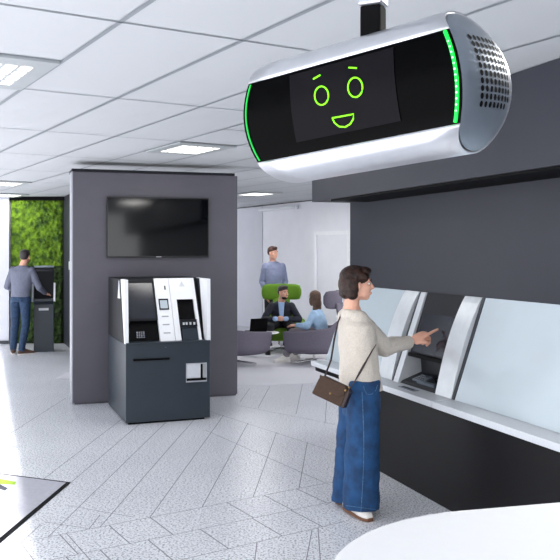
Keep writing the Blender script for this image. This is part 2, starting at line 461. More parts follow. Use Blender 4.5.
b = nb()
for i in range(4):
    for j in range(3):
        box(b, -.055+i*.03, -.034+i*.03, -.034+j*.025, -.016+j*.025, .012, .017, M=frame(deck(1.60,.55,.0), ex, ey, ez))
obj('keys', b, M_CHROME, kp)
obj('card_slot', Bx(-.05,.05,-.02,.02,0,.03, M=frame(deck(1.82,.4,.0), ex, ey, ez)), M_BLK, tm)
obj('cash_tray', Bx(-.12,.12,-.012,.012,0,.02, M=frame(deck(1.74,.85,.0), ex, ey, ez)), M_CAP, tm)
obj('side_cheek', panel_prism(1.95, 2.156, bulge=.032, off=.004), M_CHEEK, tm, label='curved brushed metal side cheek')
obj('post', panel_prism(2.16, 2.191, off=.004), M_GAP, tm, label='dark post')
pl = obj('badge_plate', kbox(1.58,1.80,.295,.345,.7152,.719), M_CAP, tm, label='small engraved metal plate')
b = nb()
for i in range(6): 
    b2 = box(b, 1.60+i*.03, 1.62+i*.03, .31, .33, .7192, .7198)
b.transform(MK); obj('braille_mark', b, M_BLK, pl)

# ------------------------------------------------------------------ back walls
def wallseg(name, a, c, th, z0, z1, m, side=1):
    a, c = V((a[0], a[1], 0)), V((c[0], c[1], 0)); d = (c-a).normalized(); nn = V((-d.y, d.x, 0))*side
    M = frame(a, d, nn, V((0,0,1)))
    b = nb(); box(b, 0, (c-a).length, 0, th, z0, z1, M=M); bmesh.ops.recalc_face_normals(b, faces=b.faces[:])
    return struct(name, b, m), M, (c-a).length
bl = lambda Z: (-.965+.537*(18.85-Z), Z)
_, MB, LB = wallseg('wall_back', bl(20.5), bl(12.5), .2, 0, CEIL, M_WALL, 1)
# distances along the back wall measured from its left end
def bs(Z): return (20.5-Z)*math.hypot(1, .537)
sgn = -1
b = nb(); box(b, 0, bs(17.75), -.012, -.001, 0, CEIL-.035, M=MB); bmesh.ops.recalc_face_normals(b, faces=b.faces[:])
struct('wall_back_left', b, M_WALL_DIM)  # wall part facing another way; its shade is painted in as grey
b = nb(); box(b, 0, LB-.2, -.014, -.001, CEIL-.03, CEIL-.006, M=MB); struct('trim_4', b, M_GAP)
b = nb(); box(b, bs(17.7), LB-.2, -.013, -.001, 0, .08, M=MB); struct('baseboard_back', b, M_GAP)
# door in the back wall
d0, d1 = bs(15.72), bs(14.72)
dr = thing('door_1', 'white flush door in a bright white frame behind the lounge chairs', 'door', MB @ V((d0+.5, -.02, 0)))
del dr['label']; del dr['category']; dr['kind'] = 'structure'
b = nb(); box(b, d0+.05, d1, -.03, -.002, .01, 2.0, M=MB); obj('door_leaf', b, M_WALL, dr)
b = nb()
box(b, d0-.03, d0+.05, -.06, -.002, 0, 2.07, M=MB); box(b, d1, d1+.08, -.06, -.002, 0, 2.07, M=MB); box(b, d0+.05, d1, -.06, -.002, 2.0, 2.07, M=MB)
obj('door_frame', b, M_WHITE, dr)
b = nb(); box(b, d1-.14, d1-.05, -.07, -.03, 1.02, 1.04, M=MB); obj('door_handle', b, M_CHROME, dr)
e0, e1 = bs(17.8), bs(16.35)
b = nb(); box(b, e0, e1, -.08, -.013, CEIL-.15, CEIL-.09, M=MB)
o = obj('wall_lamp', b, M_SHELF); o['label'] = 'slim grey linear fitting high on the back wall behind the standing man'; o['category'] = 'wall fitting'
rebase(o, MB @ V(((e0+e1)/2, -.08, CEIL-.15)))

# left back: white wall, moss wall, dark side wall
b = nb(); box(b, -9.3, -4.96, 15.0, 15.25, 0, CEIL); struct('wall_back_far_left', b, M_WALL_DIM)
b = nb(); box(b, -4.95, -3.75, 15.12, 15.3, 0, CEIL); struct('wall_back_moss', b, M_GAP)
b = nb(); box(b, -4.95, -3.9, 15.02, 15.118, CEIL-.07, CEIL-.006); struct('trim_5', b, M_BLK)
b = nb(); box(b, -9.3, -4.96, 14.985, 14.999, 0, .06); struct('baseboard_left', b, M_GAP)
# moss cushion relief
def moss(name, x0, x1, z0, z1, label, mm):
    b = nb(); nx, nz = int((x1-x0)/.018), int((z1-z0)/.018)
    from mathutils import noise
    g = []
    for i in range(nx+1):
        row = []
        for j in range(nz+1):
            x = x0+(x1-x0)*i/nx; z = z0+(z1-z0)*j/nz
            edge = min(i, nx-i, j, nz-j)
            d = noise.voronoi(V((x*9, 0, z*9)))[0][0]
            h = .02+.05*max(0, 1-d*1.3)+.02*noise.noise(V((x*25, 3, z*25)))
            if edge == 0: h = 0
            row.append(b.verts.new((x, 15.1-h, z)))
        g.append(row)
    for i in range(nx):
        for j in range(nz): b.faces.new([g[i][j], g[i+1][j], g[i+1][j+1], g[i][j+1]])
    o = obj(name, b, mm, smooth=True); o['label'] = label; o['category'] = 'moss panel'; o['group'] = 'moss wall panels'
    rebase(o, ((x0+x1)/2, 15.1, z0)); return o
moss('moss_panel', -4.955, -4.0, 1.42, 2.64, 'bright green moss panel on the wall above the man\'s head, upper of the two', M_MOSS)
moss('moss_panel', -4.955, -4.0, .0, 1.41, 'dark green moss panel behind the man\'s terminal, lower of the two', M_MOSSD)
_, MS, _ = wallseg('wall_side_dark', (-3.98, 15.1), (-2.75, 12.0), .2, 0, CEIL-.004, M_DARK, 1)
o = obj('card_reader', Bx(1.0, 1.12, -.04, -.001, 1.38, 1.52, M=MS), M_WHITE)
o['label'] = 'small white card reader on the dark side wall near the moss'; o['category'] = 'card reader'; rebase(o, MS @ V((1.06, -.02, 1.38)))

# left window wall (outside the frame): posts, sill and lintel
MW = frame(lwp(-3.0), V((-.3387,.9409,0)), V((-.9409,-.3387,0)), V((0,0,1)))
LWL = 19.2
wr = bpy.data.objects.new('window_1', None); COL.objects.link(wr); wr.location = lwp(6); wr['kind'] = 'structure'; WL[wr.name] = V(lwp(6))
b = nb(); box(b, 0, LWL, 0, .12, CEIL-.1, CEIL, M=MW); bmesh.ops.recalc_face_normals(b, faces=b.faces[:]); obj('window_lintel', b, M_WALL, wr)
for i in range(7):
    obj('window_mullion', Bx(i*3.15, i*3.15+.06, 0, .1, 0, CEIL-.1, M=MW), M_EDGE, wr)

# ------------------------------------------------------------------ partition with television
PA = math.radians(18.2); PX = V((math.cos(PA), math.sin(PA), 0)); PY = V((-math.sin(PA), math.cos(PA), 0)); UZ = V((0,0,1))
P0 = V((-2.296, 9.05, 0)); MP = frame(P0, PX, PY, UZ); PW = 1.90; PH = 2.58
b = nb(); box(b, .012, PW-.01, 0, .45, .02, PH, M=MP); box(b, .03, PW-.02, .02, .44, 0, .02, M=MP)
pt = thing('partition', 'free-standing dark grey partition wall carrying the television', 'partition', P0+PX*.95+PY*.2)
obj('body', b, M_PART, pt, bevel=.003)
obj('top_cap', Bx(.0, PW-.045, -.012, .45, PH+.001, PH+.03, M=MP), M_KBODY, pt)
obj('edge_trim', Bx(-.003, .011, -.004, .30, .02, PH, M=MP), M_LUMP2, pt, label='pale metal edge trim')
def ppx(px, py, off=0.0):  # pixel -> partition face coordinates
    d = V(((px-CX)/F, 1, -(py-HY)/F)); o0 = V((0,0,EYE)); t = (P0-PY*off-o0).dot(PY)/d.dot(PY); p = o0+d*t-P0
    return p.dot(PX), p.z
a0, zt = ppx(106, 196.5); a1, zb = ppx(208, 257.5)
tv = thing('television', 'flat black widescreen television mounted on the grey partition', 'television', P0+PX*((a0+a1)/2)+UZ*zb)
obj('tv_frame', Bx(a0, a1, -.05, -.013, zb, zt, M=MP), M_TVF, tv, bevel=.004)
obj('screen', Bx(a0+.014, a1-.014, -.0525, -.0505, zb+.02, zt-.014, M=MP), M_TV, tv)
obj('logo_mark', Bx((a0+a1)/2-.03, (a0+a1)/2+.03, -.053, -.0505, zb+.006, zb+.013, M=MP), M_EDGE, tv)

# ------------------------------------------------------------------ cash machine
A0 = V((-1.502, 7.99, 0)); AA = math.radians(20.8); AX = V((math.cos(AA), math.sin(AA), 0)); AY = V((-math.sin(AA), math.cos(AA), 0)); MA = frame(A0, AX, AY, UZ); AW = .85
atm = thing('cash_machine', 'large anthracite cash machine with white fascia in front of the partition', 'cash machine', A0+AX*.42+AY*.5)
obj('plinth', Bx(.03, AW-.05, .03, .92, 0, .018, M=MA), M_BLK, atm)
cb = obj('cabinet', Bx(0, AW, 0, 1.06, .020, .785, M=MA), M_ATM, atm, bevel=.004)
def aput(a, p, z): return MA @ V((a, p, z))
def aprism(name, x0, x1, poly, m, parent=atm, **k):
    b = nb(); prism(b, poly, x0, x1, aput); return obj(name, b, m, parent, **k)
FA = lambda z: .07+(z-.80)*.55           # fascia depth at height z
ZT = 1.415
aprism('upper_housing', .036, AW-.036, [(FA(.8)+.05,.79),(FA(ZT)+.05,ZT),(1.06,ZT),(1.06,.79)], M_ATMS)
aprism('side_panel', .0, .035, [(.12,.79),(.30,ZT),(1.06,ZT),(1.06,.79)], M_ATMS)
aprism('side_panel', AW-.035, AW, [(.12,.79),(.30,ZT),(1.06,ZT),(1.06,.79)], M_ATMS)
aprism('front_ledge', .0, AW, [(-.015,.787),(-.015,.80),(FA(.8)+.05,.80),(FA(.8)+.05,.787)], M_ATM)
aprism('cheek', -.006, .03, [(.01,.79),(.05,ZT+.003),(.26,ZT+.003),(.06,.79)], M_WHITE, label='white side cheek')
aprism('cheek', AW-.03, AW+.006, [(.0,.79),(.01,ZT+.003),(.44,ZT+.003),(.10,.79)], M_WHITE, label='white side cheek')
aprism('side_mark', -.008, -.0005, [(.30,1.22),(.42,1.22),(.37,1.40)], M_WHITE, label='white triangle on the side')
def fpan(name, x0, x1, z0, z1, th, m, **k):
    return aprism(name, x0, x1, [(FA(z0)+.048,z0),(FA(z1)+.048,z1),(FA(z1)+.048-th,z1),(FA(z0)+.048-th,z0)], m, **k)
fpan('screen_surround', .045, .355, 1.0, ZT, .045, M_ATMS)
sc_ = fpan('screen', .065, .335, 1.02, 1.37, .05, M_SCREEN)
fpan('keypad_recess', .045, .355, .80, .995, .004, M_BLK)
b = nb()
for i in range(4):
    for j in range(4):
        x = .13+i*.022; z = .835+j*.016
        box(b, x, x+.015, FA(z)+.03, FA(z)+.043, z, z+.011, M=MA)
obj('keypad', b, M_CHROME, atm)
p2 = fpan('control_panel', .36, .512, .80, ZT, .045, M_WHITE, label='narrow white control panel')
fpan('small_display', .385, .485, 1.10, 1.21, .05, M_KBODY, parent=p2)
fpan('small_glass', .397, .473, 1.115, 1.195, .052, M_GLASSP, parent=p2)
for z in (.87, .95, 1.03): fpan('marking', .40, .47, z, z+.012, .0462, M_LUMP, parent=p2)
fpan('marking', .46, .475, 1.30, 1.34, .0462, M_GAP, parent=p2)
p3 = aprism('dispenser_panel', .516, .785, [(FA(1.20)+.048,1.20),(FA(ZT)+.048,ZT),(FA(ZT)+.003,ZT),(FA(1.20)+.003,1.20)], M_WHITE, label='white dispenser surround')
fpan('panel_side', .516, .575, .80, 1.2, .045, M_WHITE, parent=p3)
fpan('panel_side', .755, .785, .80, 1.2, .045, M_WHITE, parent=p3)
fpan('recess', .575, .755, .80, 1.2, .004, M_BLK, parent=p3)
aprism('dispenser_shelf', .58, .75, [(FA(1.0)+.045,1.0),(FA(1.0)-.03,1.0),(FA(.93)-.03,.93),(FA(.93)+.045,.93)], M_ATMS, parent=p3)
aprism('dispenser_block', .59, .75, [(FA(.90)+.045,.925),(FA(.90)+.0,.925),(FA(.8)+.0,.802),(FA(.8)+.045,.802)], M_ATM, parent=p3)
b = nb()
for x in (.60,.63,.67,.71): box(b, x, x+.018, FA(.96)-.038, FA(.96)-.022, .95, .975, M=MA)
obj('marking', b, M_SHELF, p3)
b = nb(); prism(b, [(1.33,.62),(1.33,.68),(1.385,.65)], 0, 1, lambda a, z, x: MA @ V((x, FA(z)+.003-.001*a, z))); obj('emblem', b, M_SHELF, p3)
hd = obj('handle', Bx(.07, .43, -.035, -.01, .625, .645, M=MA), M_BLK, atm, bevel=.006)
for x in (.08, .40): obj('handle_mount', Bx(x, x+.02, -.012, .0, .628, .642, M=MA), M_BLK, hd)
wn = obj('viewing_window', Bx(.60, .815, -.008, -.0005, .385, .575, M=MA), M_EDGE, atm, label='silver-framed little window')
obj('window_glass', Bx(.612, .745, -.011, -.0085, .43, .565, M=MA), M_SHELF, wn)
obj('window_glass', Bx(.775, .805, -.011, -.0085, .43, .565, M=MA), M_LUMP, wn)
obj('window_slot', Bx(.605, .81, -.012, -.0085, .40, .425, M=MA), M_BLK, wn)
obj('window_bar', Bx(.75, .77, -.012, -.0085, .425, .565, M=MA), M_BLK, wn)
obj('lock', Bx(.39, .40, -.003, 0, .74, .75, M=MA), M_CHROME, atm)

# ------------------------------------------------------------------ floor mat
m0, m1, m2 = onz(70.5, 483), onz(0, 474), onz(0, 543)
e1_ = (m1-m0).normalized(); e2_ = (m2-m0).normalized()
MM = frame(m0, e1_, e2_, UZ)
mt = thing('floor_mat', 'pale grey entrance mat with thin black border at the left picture edge', 'mat', m0+e1_*.8+e2_*1.2)
b = nb(); box(b, .0, 1.7, .0, 2.6, .001, .006, M=MM); bmesh.ops.recalc_face_normals(b, faces=b.faces[:]); obj('border', b, M_BLK, mt)
b = nb(); box(b, .03, 1.67, .03, 2.57, .006, .009, M=MM); bmesh.ops.recalc_face_normals(b, faces=b.faces[:]); obj('pile', b, M_MAT, mt)
def matq(pts, m, nm):
    b = nb(); b.faces.new([b.verts.new((*onz(x, y).xy, .0096)) for x, y in pts])
    for f_ in b.faces:
        f_.normal_update()
        if f_.normal.z < 0: f_.normal_flip()
    r = bmesh.ops.extrude_face_region(b, geom=b.faces[:]); 
    for v_ in r['geom']:
        if isinstance(v_, bmesh.types.BMVert): v_.co.z -= .0005
    bmesh.ops.recalc_face_normals(b, faces=b.faces[:])
    obj(nm, b, m, mt)
matq([(-30,484),(-30,477),(3,480.5),(16,483),(15,486),(4,485.5)], M_MATL, 'printed_stroke')
matq([(-30,484),(0,485.5),(8,489.5),(5,492),(-1,490),(-30,489)], M_MATD, 'printed_stroke')

# ------------------------------------------------------------------ white table in the foreground
ta = V((.97,.243,0)).normalized(); tb = V((-.243,.97,0)).normalized()
def trim_out(rr):
    pts = []
    c = V((1.385, 2.082)); c2 = c+V((.42, 0))
    for i in range(33):
        a = PI/2+PI*i/32; pts.append((c.x+rr*math.cos(a), c.y+rr*math.sin(a)))
    for i in range(33):
        a = -PI/2+PI*i/32; pts.append((c2.x+rr*math.cos(a), c2.y+rr*math.sin(a)))
    return pts
tt = thing('table', 'white round-ended table in the bottom right foreground', 'table', ta*1.6+tb*2.08)
b = nb(); prism(b, trim_out(.70), .71, .74, lambda a, x, y: ta*x+tb*y+UZ*a); obj('tabletop', b, M_TABLE, tt, bevel=.004)
for x in (1.6,):
    b = nb(); lathe(b, ta*x+tb*2.08, [(.28,0),(.28,.012),(.05,.03),(.04,.05),(.04,.66),(.12,.70),(.12,.709)]); obj('leg', b, M_CHROME, tt, smooth=False)

# ------------------------------------------------------------------ hanging display robot
Rr = at(447, 76.5, 1.75); Rl = at(253, 122.5, 2.10)
ax = (Rr-Rl).normalized(); L = (Rr-Rl).length
nf = V((-.626,-.775,-.09)); nf = (nf-ax*nf.dot(ax)).normalized(); up = nf.cross(ax).normalized()
RC = (Rr+Rl)/2 - nf*.13
MR = frame(RC, ax, -nf, up)             # local: x right, y back, z up
rob = thing('display_robot', 'silver hanging display head with a smiling lime face on black glass', 'display', RC)
HZ, HYD, FZ = .162, .13, .102
prof = []     # (y, z, zone) around: start at front bottom corner, up the front, over top, back, bottom
for i in range(13):
    z = -FZ+2*FZ*i/12; prof.append((-HYD+.012*(z/FZ)**2, z))
fy = -HYD+.012
for i in range(1, 12):
    t = i/12*PI/2; prof.append((fy*math.cos(t), FZ+(HZ-FZ)*math.sin(t)))
for i in range(0, 25):
    t = PI/2-i/24*PI; prof.append((HYD*math.cos(t), HZ*math.sin(t)))
for i in range(11, 0, -1):
    t = i/12*PI/2; prof.append((fy*math.cos(t), -FZ-(HZ-FZ)*math.sin(t)))
def xend(z): return L/2-.022+.055*(1-(z/HZ)**2)
npf = len(prof)
# shell: everything but the front
bs_ = nb(); g = []
NXR = 9
sel = list(range(12, npf))+[0]
for k in range(NXR):
    row = []
    for j in sel:
        y, z = prof[j]; x = -xend(z)+2*xend(z)*k/(NXR-1); row.append(bs_.verts.new((x, y, z)))
    g.append(row)
for k in range(NXR-1):
    for j in range(len(sel)-1): bs_.faces.new([g[k][j], g[k][j+1], g[k+1][j+1], g[k+1][j]])
bmesh.ops.recalc_face_normals(bs_, faces=bs_.faces[:]); bs_.transform(MR)
sh = obj('shell', bs_, M_SILV, rob, smooth=True)
sh.modifiers.new('solid', 'SOLIDIFY').thickness = .009
# front glass
bf = nb(); g = []
for k in range(NXR):
    row = []
    for j in range(13):
        y, z = prof[j]; x = -xend(z)+2*xend(z)*k/(NXR-1); row.append(bf.verts.new((x, y+.002, z)))
    g.append(row)
for k in range(NXR-1):
    for j in range(12): bf.faces.new([g[k][j], g[k+1][j], g[k+1][j+1], g[k][j+1]])
bmesh.ops.recalc_face_normals(bf, faces=bf.faces[:]); bf.transform(MR)
fr = obj('front_glass', bf, M_FACE, rob, smooth=True)
# end caps
MRI = MR.inverted()
for sg in (1, -1):
    bc = nb(); rings = []
    for q, sc in enumerate((1.0, .97, .9, .78, .6, .4, .2, .05)):
        ring = []
        for (y, z) in prof:
            yy, zz = y*sc*.962, z*sc*.962
            x = sg*(xend(z)*sc**0+(-.004 if q == 0 else .024*(1-sc**2)**.6)); x = sg*(xend(zz*.99) + (0 if q == 0 else .018*(1-sc**2)**.7) - .002)
            ring.append(bc.verts.new((x, yy, zz)))
        rings.append(ring)
    for p_, q_ in zip(rings, rings[1:]):
        for j in range(npf): bc.faces.new([p_[j], p_[(j+1) % npf], q_[(j+1) % npf], q_[j]])
    bc.faces.new(rings[-1]); bmesh.ops.recalc_face_normals(bc, faces=bc.faces[:])
    tree = BVHTree.FromBMesh(bc)
    holes = nb()
    for i in range(8):
        for j in range(10):
            y, z = -.058+i*.0205, -.062+j*.0165
            if i == 7 and j in (0, 9): continue
            h = tree.ray_cast(V((sg*1, y, z)), V((-sg, 0, 0)))
            if h[0] is None: continue
            cx, nn = h[0], h[1]; xx, yy2 = perp(nn)
            vs2 = [holes.verts.new(cx+nn*.0008*(1 if nn.x*sg > 0 else -1)+(xx*math.cos(2*PI*k/10)+yy2*math.sin(2*PI*k/10))*.0070) for k in range(10)]
            holes.faces.new(vs2)
    bc.transform(MR); cp = obj('end_cap', bc, M_CAP, rob, smooth=True)
    holes.transform(MR); obj('speaker_holes', holes, M_BLK, cp)
# light strips along both ends of the glass
for sg in (1, -1):
    b = nb(); pp = []
    for i in range(17):
        z = (-FZ+.004)+(2*FZ-.008)*i/16; pp.append(MR @ V((sg*(xend(z)-.011), -HYD+.012*(z/FZ)**2-.0005, z)))
    tube(b, pp, .0044 if sg > 0 else .0024, n=6, sx=1.0)
    st = obj('light_strip', b, M_GREEN if sg > 0 else M_GREEND, rob)
    if sg > 0:
        b = nb()
        for i in range(2, 15):
            z = -FZ+2*FZ*(i+.2)/16.5; c_ = MR @ V((xend(z)-.011, -HYD+.012*(z/FZ)**2-.004, z)); ell(b, c_, (.0028,.0028,.0028), sub=1)
        obj('led', b, M_LED, st)
# display and face: hit the glass plane where each mark sits
def face(px, py, off=.0022):
    d = V(((px-CX)/F, 1, -(py-HY)/F)); o0 = V((0,0,EYE)); lo = MRI @ o0; ld = MRI.to_3x3() @ d
    t = (-HYD+.003-lo.y)/ld.y
    for _ in range(4):
        p = lo+ld*t; t = (-HYD+.012*(p.z/FZ)**2-off-lo.y)/ld.y
    return lo+ld*t
def onface(x, z, off=.0022): return MR @ V((x, -HYD+.012*(z/FZ)**2-off, z))
q0, q1, q2, q3 = face(289.5, 74), face(394.5, 46), face(401.5, 134), face(293.5, 131)
xl, xr = (q0.x+q3.x)/2, (q1.x+q2.x)/2; ztop = min((q0.z+q1.z)/2, FZ-.008); zbt = max((q2.z+q3.z)/2, -FZ+.004)
b = nb(); g = []
for i in range(2):
    g.append([b.verts.new(onface(xl if i == 0 else xr, zbt+(ztop-zbt)*j/10, .0003)) for j in range(11)])
for j in range(10): b.faces.new([g[0][j], g[1][j], g[1][j+1], g[0][j+1]])
bmesh.ops.recalc_face_normals(b, faces=b.faces[:])
ds = obj('display', b, M_DISP, rob, smooth=True)
def stroke(nm, pts, r=.0020, closed=False):
    b = nb(); P = [onface(p.x, p.z, .0012) for p in pts]
    tube(b, P, r, n=6); obj(nm, b, M_LIME, ds, smooth=True)
for (cx_, cy_, rx_, ry_) in ((321.3,95.6,6.9,9.3),(355,87.3,7.3,9.8)):
    stroke('eye', [face(cx_+rx_*math.cos(2*PI*i/28), cy_+ry_*math.sin(2*PI*i/28)) for i in range(29)])
stroke('eyebrow', [face(313,79), face(320,75)]); stroke('eyebrow', [face(348.5,67.5), face(356.5,68)])
mo = [(332,118),(343,116),(353.5,114)]
arc = [(353.5,114),(353,119),(350,124),(345,127),(339,126.5),(334.5,123),(332,118)]
stroke('mouth', [face(*p) for p in mo+arc[1:]])
# mount
mc = RC+up*HZ+ax*.028+V((0,0,.004))
b = nb(); mx_, my_ = V((.9,-.43,0)).normalized(), V((.43,.9,0)).normalized()
Mm = frame(mc, mx_, my_, UZ)
b = nb(); box(b, -.026,.026,-.024,.024,-.03,.066, M=Mm); obj('mount_sleeve', b, M_BLK, rob, bevel=.004)
b = nb(); box(b, -.030,.030,-.030,.030,.067,.19, M=Mm); obj('mount_bracket', b, M_SILV, rob, bevel=.006)
b = nb(); box(b, -.02,.02,-.02,.02,.19,CEIL-mc.z-.012, M=Mm); obj('mount_pole', b, M_CAP, rob)
b = nb(); lathe(b, (mc.x,mc.y,0), [(.07,CEIL-.013),(.07,CEIL-.0045)]); obj('ceiling_plate', b, M_CAP, rob)

# ------------------------------------------------------------------ people
def unit(x, y, z=0): return V((x, y, z)).normalized()
def head_prims(b, c, f, u, k=1.0, male=False):
    f = V(f).normalized(); u = V(u); r = f.cross(u).normalized(); u = r.cross(f).normalized()
    M = frame((0,0,0), f, -r, u)
    P = lambda a, e, h: V(c)+(f*a+r*e+u*h)*k
    E = lambda p, rr: ell(b, P(*p), [q*k for q in rr], M=M)
    jw = 1.08 if male else 1.0
    E((-.012,0,.035), (.094,.074,.084)); E((.03,0,-.03), (.060,.058*jw,.080)); E((.058,0,-.088), (.026,.026*jw,.022))
    E((.070,0,.028), (.020,.048,.014)); E((.02,0,-.075), (.058,.050*jw,.026))
    for e in (-1, 1):
        E((.058,.034*e,-.025), (.028,.022,.024)); E((-.004,.074*e,-.012), (.016,.010,.031))
    cap(b, P(.088,0,.012), P(.108,0,-.026), .007*k, .011*k); E((.096,0,-.033), (.014,.015,.008))
    E((.088,0,-.058), (.010,.024,.006)); E((.086,0,-.069), (.010,.020,.007))
    return P, M
def face_parts(root, P, M, k=1.0, lip=M_LIP, brow=M_HAIRD):
    for e in (-1, 1):
        b = nb(); ell(b, P(.0715,.033*e,.004), (.0125*k,.013*k,.0065*k), M=M, sub=2); ey = obj('eye', b, M_EYE, root, smooth=True)
        b = nb(); ell(b, P(.0800,.034*e,.004), (.0055*k,.0085*k,.0068*k), M=M, sub=2); obj('iris', b, M_IRIS, ey, smooth=True)
        b = nb(); tube(b, [P(.090,.014*e,.026), P(.088,.034*e,.031), P(.078,.052*e,.026)], .0035*k, n=6); obj('eyebrow', b, brow, root, smooth=True)
    b = nb(); ell(b, P(.0905,0,-.058), (.0095*k,.0235*k,.0055*k), M=M, sub=2); ell(b, P(.0885,0,-.068), (.0095*k,.019*k,.006*k), M=M, sub=2)
    obj('lips', b, lip, root, smooth=True)
def hand_prims(b, wrist, d, pn, side=1, k=1.0, pose='relaxed', length=.18):
    """d: towards the fingers, pn: out of the palm, side: +1 thumb along d x pn"""
    d = V(d).normalized(); pn = V(pn); pn = (pn-d*pn.dot(d)).normalized(); th = d.cross(pn)*side; w0 = V(wrist)
    q = length/.18*k
    P = lambda a, t, n_: w0+(d*a+th*t+pn*n_)*q
    M = frame((0,0,0), d, th, d.cross(th))
    ell(b, P(.045,0,0), (.050*q,.038*q,.016*q), M=M); ell(b, P(.072,.004,0), (.026*q,.040*q,.013*q), M=M)
    ell(b, P(.035,.024,.008), (.034*q,.018*q,.015*q), M=M)
    curls = {'relaxed': [.35,.4,.45,.5], 'point': [.04,1.25,1.35,1.4], 'clasp': [.9,.9,.95,1.0], 'flat': [.12,.12,.14,.16]}[pose]
    lens = [.072,.080,.074,.058]
    for i in range(4):
        t = .028-.0185*i; base = P(.078-.004*abs(i-1), t, 0); a = curls[i]*.8; p = base; seg = [.45,.32,.26]
        rr = [.0090,.0082,.0076,.0066]
        for j in range(3):
            dd = d*math.cos(a)+pn*math.sin(a)
            pn2 = p+dd*lens[i]*seg[j]*q; cap(b, p, pn2, rr[j]*q, rr[j+1]*q, n=10, k=3); p = pn2; a += curls[i]*.75
    p = P(.02,.026,.006); a1 = P(.05,.052,.014); a2 = P(.080,.056,.022)
    if pose in ('point', 'clasp'): a1 = P(.052,.044,.024); a2 = P(.078,.026,.036)
    cap(b, p, a1, .013*q, .0105*q, n=10, k=3); cap(b, a1, a2, .0105*q, .0075*q, n=10, k=3)
def shoe(root, heel, d, ln, m, sole, k=1.0, z=0.0, label=None):
    d = V((d[0], d[1], 0)).normalized(); r = V((d.y, -d.x, 0)); h = V((heel[0], heel[1], z))
    sec = [(0,.028,.030,.035),(.04,.036,.048,.055),(.09,.038,.056,.062),(.14,.040,.040,.046),(.19,.046,.030,.036),(.24,.040,.022,.028),(.265,.022,.014,.02)]
    b = nb(); f_ = ln/.27
    loft(b, [(h+d*x*f_+UZ*(hh*.9+.012), w_, hh, r, UZ) for x, w_, hh, _ in sec], n=16, power=2.3)
    o = obj('shoe', b, m, root, smooth=True, label=label)
    b = nb(); loft(b, [(h+d*x*f_*1.01+UZ*.012, w_*1.06, .0115, r, UZ) for x, w_, hh, _ in sec], n=16, power=4)
    obj('sole', b, sole, o, smooth=False)
    return o

# ---- woman at the terminal -------------------------------------------------------
wo = thing('person', 'woman with brown bob, beige knit top and wide blue jeans, tapping the terminal screen', 'person', (.50,5.36,0))
hf = unit(.99, .10); hc = at(357.5, 284, 5.50)
b = nb()
P, HM = head_prims(b, hc, hf, V((-.02,0,1)), k=.98)
cf = unit(.95,.28); cr = cf.cross(UZ)          # chest facing, right side is nearer the camera
pf = unit(.985,.1); pr_ = pf.cross(UZ)
neck = at(351.5, 309, 5.50); chest = at(357, 335, 5.47); waist = at(359, 368, 5.43); pel = at(361.5, 396, 5.39)
cap(b, hc+V((-.03,-.01,-.05)), neck+V((-.005,0,-.01)), .048, .054); cap(b, neck, chest, .06, .09)
shR = at(357, 322, 5.45)+V((0,-.06,0)); shR = V((.525, 5.41, 1.255)); shL = V((.455, 5.65, 1.255))
elR = at(384, 347.5, 5.60); wrR = at(411.5, 341.5, 5.83); tipR = at(438.6, 326.8, 5.915)
cap(b, shR, elR, .045, .036); cap(b, elR, wrR, .036, .024)
hl = unit(*(tipR-wrR+UZ*.016)); 
hand_prims(b, wrR, hl, V((.25,.25,-1)), side=-1, pose='point', length=.19*(tipR-wrR).length/.183)
elL = V((.49,5.70,1.0)); wrL = V((.57,5.66,.93)); cap(b, shL, elL, .045, .036); cap(b, elL, wrL, .036, .024)
hand_prims(b, wrL, V((.1,-.1,-1)), V((0,-1,0)), side=1, pose='relaxed')
loft(b, [(pel-UZ*.05,.12,.09,pr_,pf),(pel+UZ*.05,.12,.09,pr_,pf),(waist,.115,.085,cr,cf),(chest,.14,.095,cr,cf),((shR+shL)/2,.15,.07,cr,cf),(neck-UZ*.01,.06,.05,cr,cf)])
hipR, hipL = V((.53,5.34,.74)), V((.50,5.48,.74)); knR, knL = V((.515,5.30,.45)), V((.455,5.50,.45)); anR, anL = V((.49,5.285,.09)), V((.42,5.485,.09))
for a_, k_, n_ in ((hipR,knR,anR),(hipL,knL,anL)): cap(b, a_, k_, .075, .05); cap(b, k_, n_, .048, .034)
blob('body', b, .0048, M_SKIN, wo, smooth=3)
face_parts(wo, P, HM, k=.98, brow=M_HAIR)
# bob haircut
b = nb(); hk = .98
E = lambda p, rr: ell(b, P(*p), [q*hk for q in rr], M=HM)
E((-.022,0,.050), (.106,.088,.082)); E((-.055,0,.0), (.080,.088,.088)); E((-.068,0,-.050), (.062,.080,.055)); E((-.045,0,.02), (.080,.094,.07))
for e in (-1, 1): E((-.045,.070*e,-.02), (.044,.024,.062)); E((-.048,.066*e,-.072), (.040,.026,.034)); E((.022,.068*e,.050), (.040,.018,.028))
E((.040,0,.088), (.056,.066,.034)); E((-.075,0,-.055), (.055,.078,.050))
blob('hair', b, .005, M_HAIR, wo, smooth=3)
